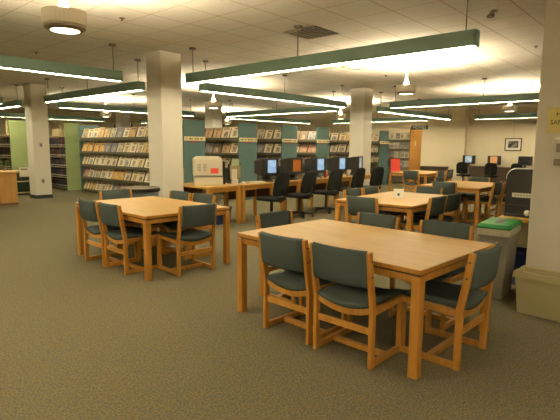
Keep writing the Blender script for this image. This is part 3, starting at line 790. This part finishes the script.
for x, y, r, lab in ((18.6, 6.95, E_ + .1, 'black office chair at the white glowing monitor by the far wall'), (18.7, 5.90, E_ + .1, 'black office chair at the orange screen by the far wall'), (18.85, 5.02, E_ - .1, 'black office chair at the dark monitor by the far wall')):
    dup(oc, (x, y, 0), r, lab).scale = (.94, .94, .94)
# framed picture on a wire
e = empty('framed_picture', (20.29, 5.62, 1.65), 0, 'framed picture with black frame hung on a wire on the far wall', 'picture')
fr = MB()
for a in ((-.31, .31, .215, .25), (-.31, .31, -.25, -.215), (-.31, -.275, -.25, .25), (.275, .31, -.25, .25)): fr.box(-.03, 0, a[0], a[1], a[2], a[3])
fr.build('frame', M['black'], e)
B(-.012, -.005, -.28, .28, -.22, .22).build('mat_board', M['white'], e)
m, nt, b = nodes('grey abstract print')
tc = N(nt, 'ShaderNodeTexCoord'); no = N(nt, 'ShaderNodeTexNoise'); no.inputs['Scale'].default_value = 5; no.inputs['Detail'].default_value = 2; L(nt, tc.outputs['Object'], no.inputs['Vector'])
cr = N(nt, 'ShaderNodeValToRGB'); cr.color_ramp.elements[0].position = .42; cr.color_ramp.elements[1].position = .58; cr.color_ramp.elements[0].color = (.010, .010, .010, 1); cr.color_ramp.elements[1].color = (.22, .20, .17, 1)
L(nt, no.outputs['Fac'], cr.inputs['Fac']); L(nt, cr.outputs['Color'], b.inputs['Base Color'])
B(-.016, -.012, -.19, .19, -.13, .14).build('print', m, e)
MB().lathe([(.003, .25), (.003, CEIL - 1.65)], 6, (-.012, 0, 0)).build('wire', M['rod'], e)

# red sign on the distant table
e = empty('red_sign_stand', (13.40, 7.08, TH), -.7, 'red upright sign standing on the distant oak table', 'sign')
B(-.15, .15, -.008, .008, .02, .42).build('sheet', M['red'], e); B(-.12, .12, -.06, .06, 0, .02).build('base', M['clear'], e)

# ------------------------------------------------------------------ right side: bins, machine, table, sign
e = empty('slim_recycling_bin', (5.13, 1.49, 0), .08, 'tall grey recycling bin with a green slotted lid beside the white column', 'bin')
def ring(x, y, z): return [(-x, -y, z), (x, -y, z), (x, y, z), (-x, y, z)]
MB().strip([ring(.225, .105, 0), ring(.255, .135, .60), ring(.27, .145, .66), ring(.27, .145, .72)]).build('tub', M['greybin'], e, .012)
lid = MB()
lid.strip([ring(.285, .16, .72), ring(.285, .16, .738), ring(.265, .145, .765)]).build('lid', M['greenlid'], e, .006)
MB().strip([ring(.14, .03, .764), ring(.14, .03, .768)]).build('slot', M['black'], e)
MB().strip([ring(.235, .10, .65), ring(.274, .149, .651), ring(.274, .149, .712), ring(.272, .147, .715)]).build('liner_edge', M['liner'], e)

e = empty('machine_table', (6.15, 1.30, 0), 0, 'light oak table behind the green lidded bin', 'table')
B(-.55, .55, -.60, .37, .70, .74).build('tabletop', M['top'], e, .004)
B(-.40, -.37, -.50, .30, .40, .70).build('side_panel', M['shelftan'], e, .004)
B(-.36, .50, .31, .335, .40, .70).build('back_panel', M['shelftan'], e)
for x in (-.48, .48):
    for y in (-.53, .31): B(x - .03, x + .03, y - .03, y + .03, 0, .70).build('leg', M['oak'], e, .004)
e = empty('microfilm_reader', (5.80, 1.38, .74), 0, 'black hooded machine with a white label strip beside the white column', 'machine')
poly = [(-.30, 0), (.27, 0), (.27, .42)]
for k in range(7):
    a = math.radians(10 + 80 * k / 6); poly.append((.17 + .10 * math.cos(a), .44 + .10 * math.sin(a)))
poly += [(-.30, .54)]
MB().prism([(y, z) for y, z in poly], 0, 0, .42).build('hood', M['black'], e, .006)
edge = [(.275, .03, ), (.275, .42)] + [(.17 + .105 * math.cos(math.radians(10 + 80 * k / 6)), .44 + .105 * math.sin(math.radians(10 + 80 * k / 6))) for k in range(7)] + [(-.30, .545)]
MB().tube([(.02, y, z) for y, z in edge[1:]], .008, 6).build('edge_trim', M['silver'], e)
lb = B(-.004, 0, -.04, .20, .22, .27).build('label_strip', M['white'], e)
o = MB()
for k in range(7): o.box(-.006, -.004, -.025 + k * .03, -.005 + k * .03, .238, .252)
o.build('printed_words', M['beiged'], lb)
B(-.005, 0, -.28, .25, .125, .133).build('panel_seam', M['steel'], e)
B(-.05, 0, -.28, .26, .0, .03).build('base_plate', M['black'], e)
o = MB(); bmesh.ops.create_uvsphere(o.bm, u_segments=16, v_segments=10, radius=.035, matrix=Matrix.Translation((-.03, .02, .05))); o.build('control_knob', M['white'], e, smooth=True)

open_bin('blue_recycling_bin', (5.72, 1.40, 0), 0, .15, .13, .37, .008, 'dark blue recycling bin under the oak table behind the grey bin', M['blue'])

# putty rectangular bin
e = open_bin('putty_waste_bin', (4.74, .93, 0), -.06, .125, .25, .38, .008, 'putty coloured rectangular waste bin against the near white column', M['beigebin'])
o = MB()
pts = []
for k in range(40):
    t = k / 40 * 4; s = int(t); f = t - s; x, y = [(-.128 + .256 * f, -.253), (.128, -.253 + .506 * f), (.128 - .256 * f, .253), (-.128, .253 - .506 * f)][s]
    pts.append((x, y, random.uniform(.0, .012)))
o.strip([[(x * .95, y * .97, .28) for x, y, w in pts], [(x * .96, y * .97, .38 + w) for x, y, w in pts], [(x * 1.06, y * 1.03, .387 + w) for x, y, w in pts], [(x * 1.115, y * 1.06, .35 - w * 2) for x, y, w in pts], [(x * 1.11, y * 1.055, .351 - w * 2) for x, y, w in pts]])
o.build('bin_liner', M['beigebin'], e)

# yellow sign and dispenser on the near column
e = empty('yellow_notice', (5.045, .955, 1.775), -PI/2, 'yellow paper notice reading HAND SANITIZER on the near white column', 'sign')
B(-.155, .155, -.004, 0, -.115, .115).build('sheet', M['yellow'], e)
text('lettering', 'HAND', .060, M['ink'], e, (.0, -.005, .055), (PI/2, 0, 0)); text('lettering', 'SANITIZER', .060, M['ink'], e, (.0, -.005, -.02), (PI/2, 0, 0)).scale = (.92, 1, 1)
e = empty('sanitizer_dispenser', (5.045, .97, 1.36), -PI/2, 'pale plastic hand sanitizer dispenser below the yellow notice', 'dispenser')
B(-.06, .06, -.10, 0, .04, .25).build('housing', M['clear'], e, .02); B(-.045, .045, -.11, -.05, .0, .06).build('nozzle', M['beiged'], e, .01)
B(-.03, .03, -.104, -.099, .12, .20).build('window', M['beiged'], e)

# ------------------------------------------------------------------ camera, world, view
cam = bpy.data.cameras.new('camera'); co = bpy.data.objects.new('camera', cam); C.objects.link(co)
A, PIT, ROLL, F, HT = .7245, .1341, .0070, 472.0, 1.5166
cA, sA = math.cos(A), math.sin(A); c, s = math.cos(PIT), math.sin(PIT)
fw = Vector((c * cA, c * sA, -s)); up = Vector((s * cA, s * sA, c)); rt = Vector((sA, -cA, 0))
r2 = math.cos(ROLL) * rt + math.sin(ROLL) * up; u2 = -math.sin(ROLL) * rt + math.cos(ROLL) * up
mw = Matrix.Identity(4)
for i in range(3): mw[i][0], mw[i][1], mw[i][2], mw[i][3] = r2[i], u2[i], -fw[i], (0, 0, HT)[i]
co.matrix_world = mw
cam.sensor_width = 36; cam.lens = 36 * F / 560; cam.clip_start = .05; cam.clip_end = 100
S.camera = co
w = bpy.data.worlds.new('world'); S.world = w; w.use_nodes = True
w.node_tree.nodes['Background'].inputs[0].default_value = (1, .85, .6, 1); w.node_tree.nodes['Background'].inputs[1].default_value = .02
S.view_settings.view_transform = 'Standard'; S.view_settings.look = 'None'; S.view_settings.gamma = 1; S.view_settings.use_curve_mapping = False
S.view_settings.exposure = 0.88
S.cycles.use_denoising = True; S.cycles.max_bounces = 8; S.cycles.diffuse_bounces = 5; S.cycles.sample_clamp_indirect = 6
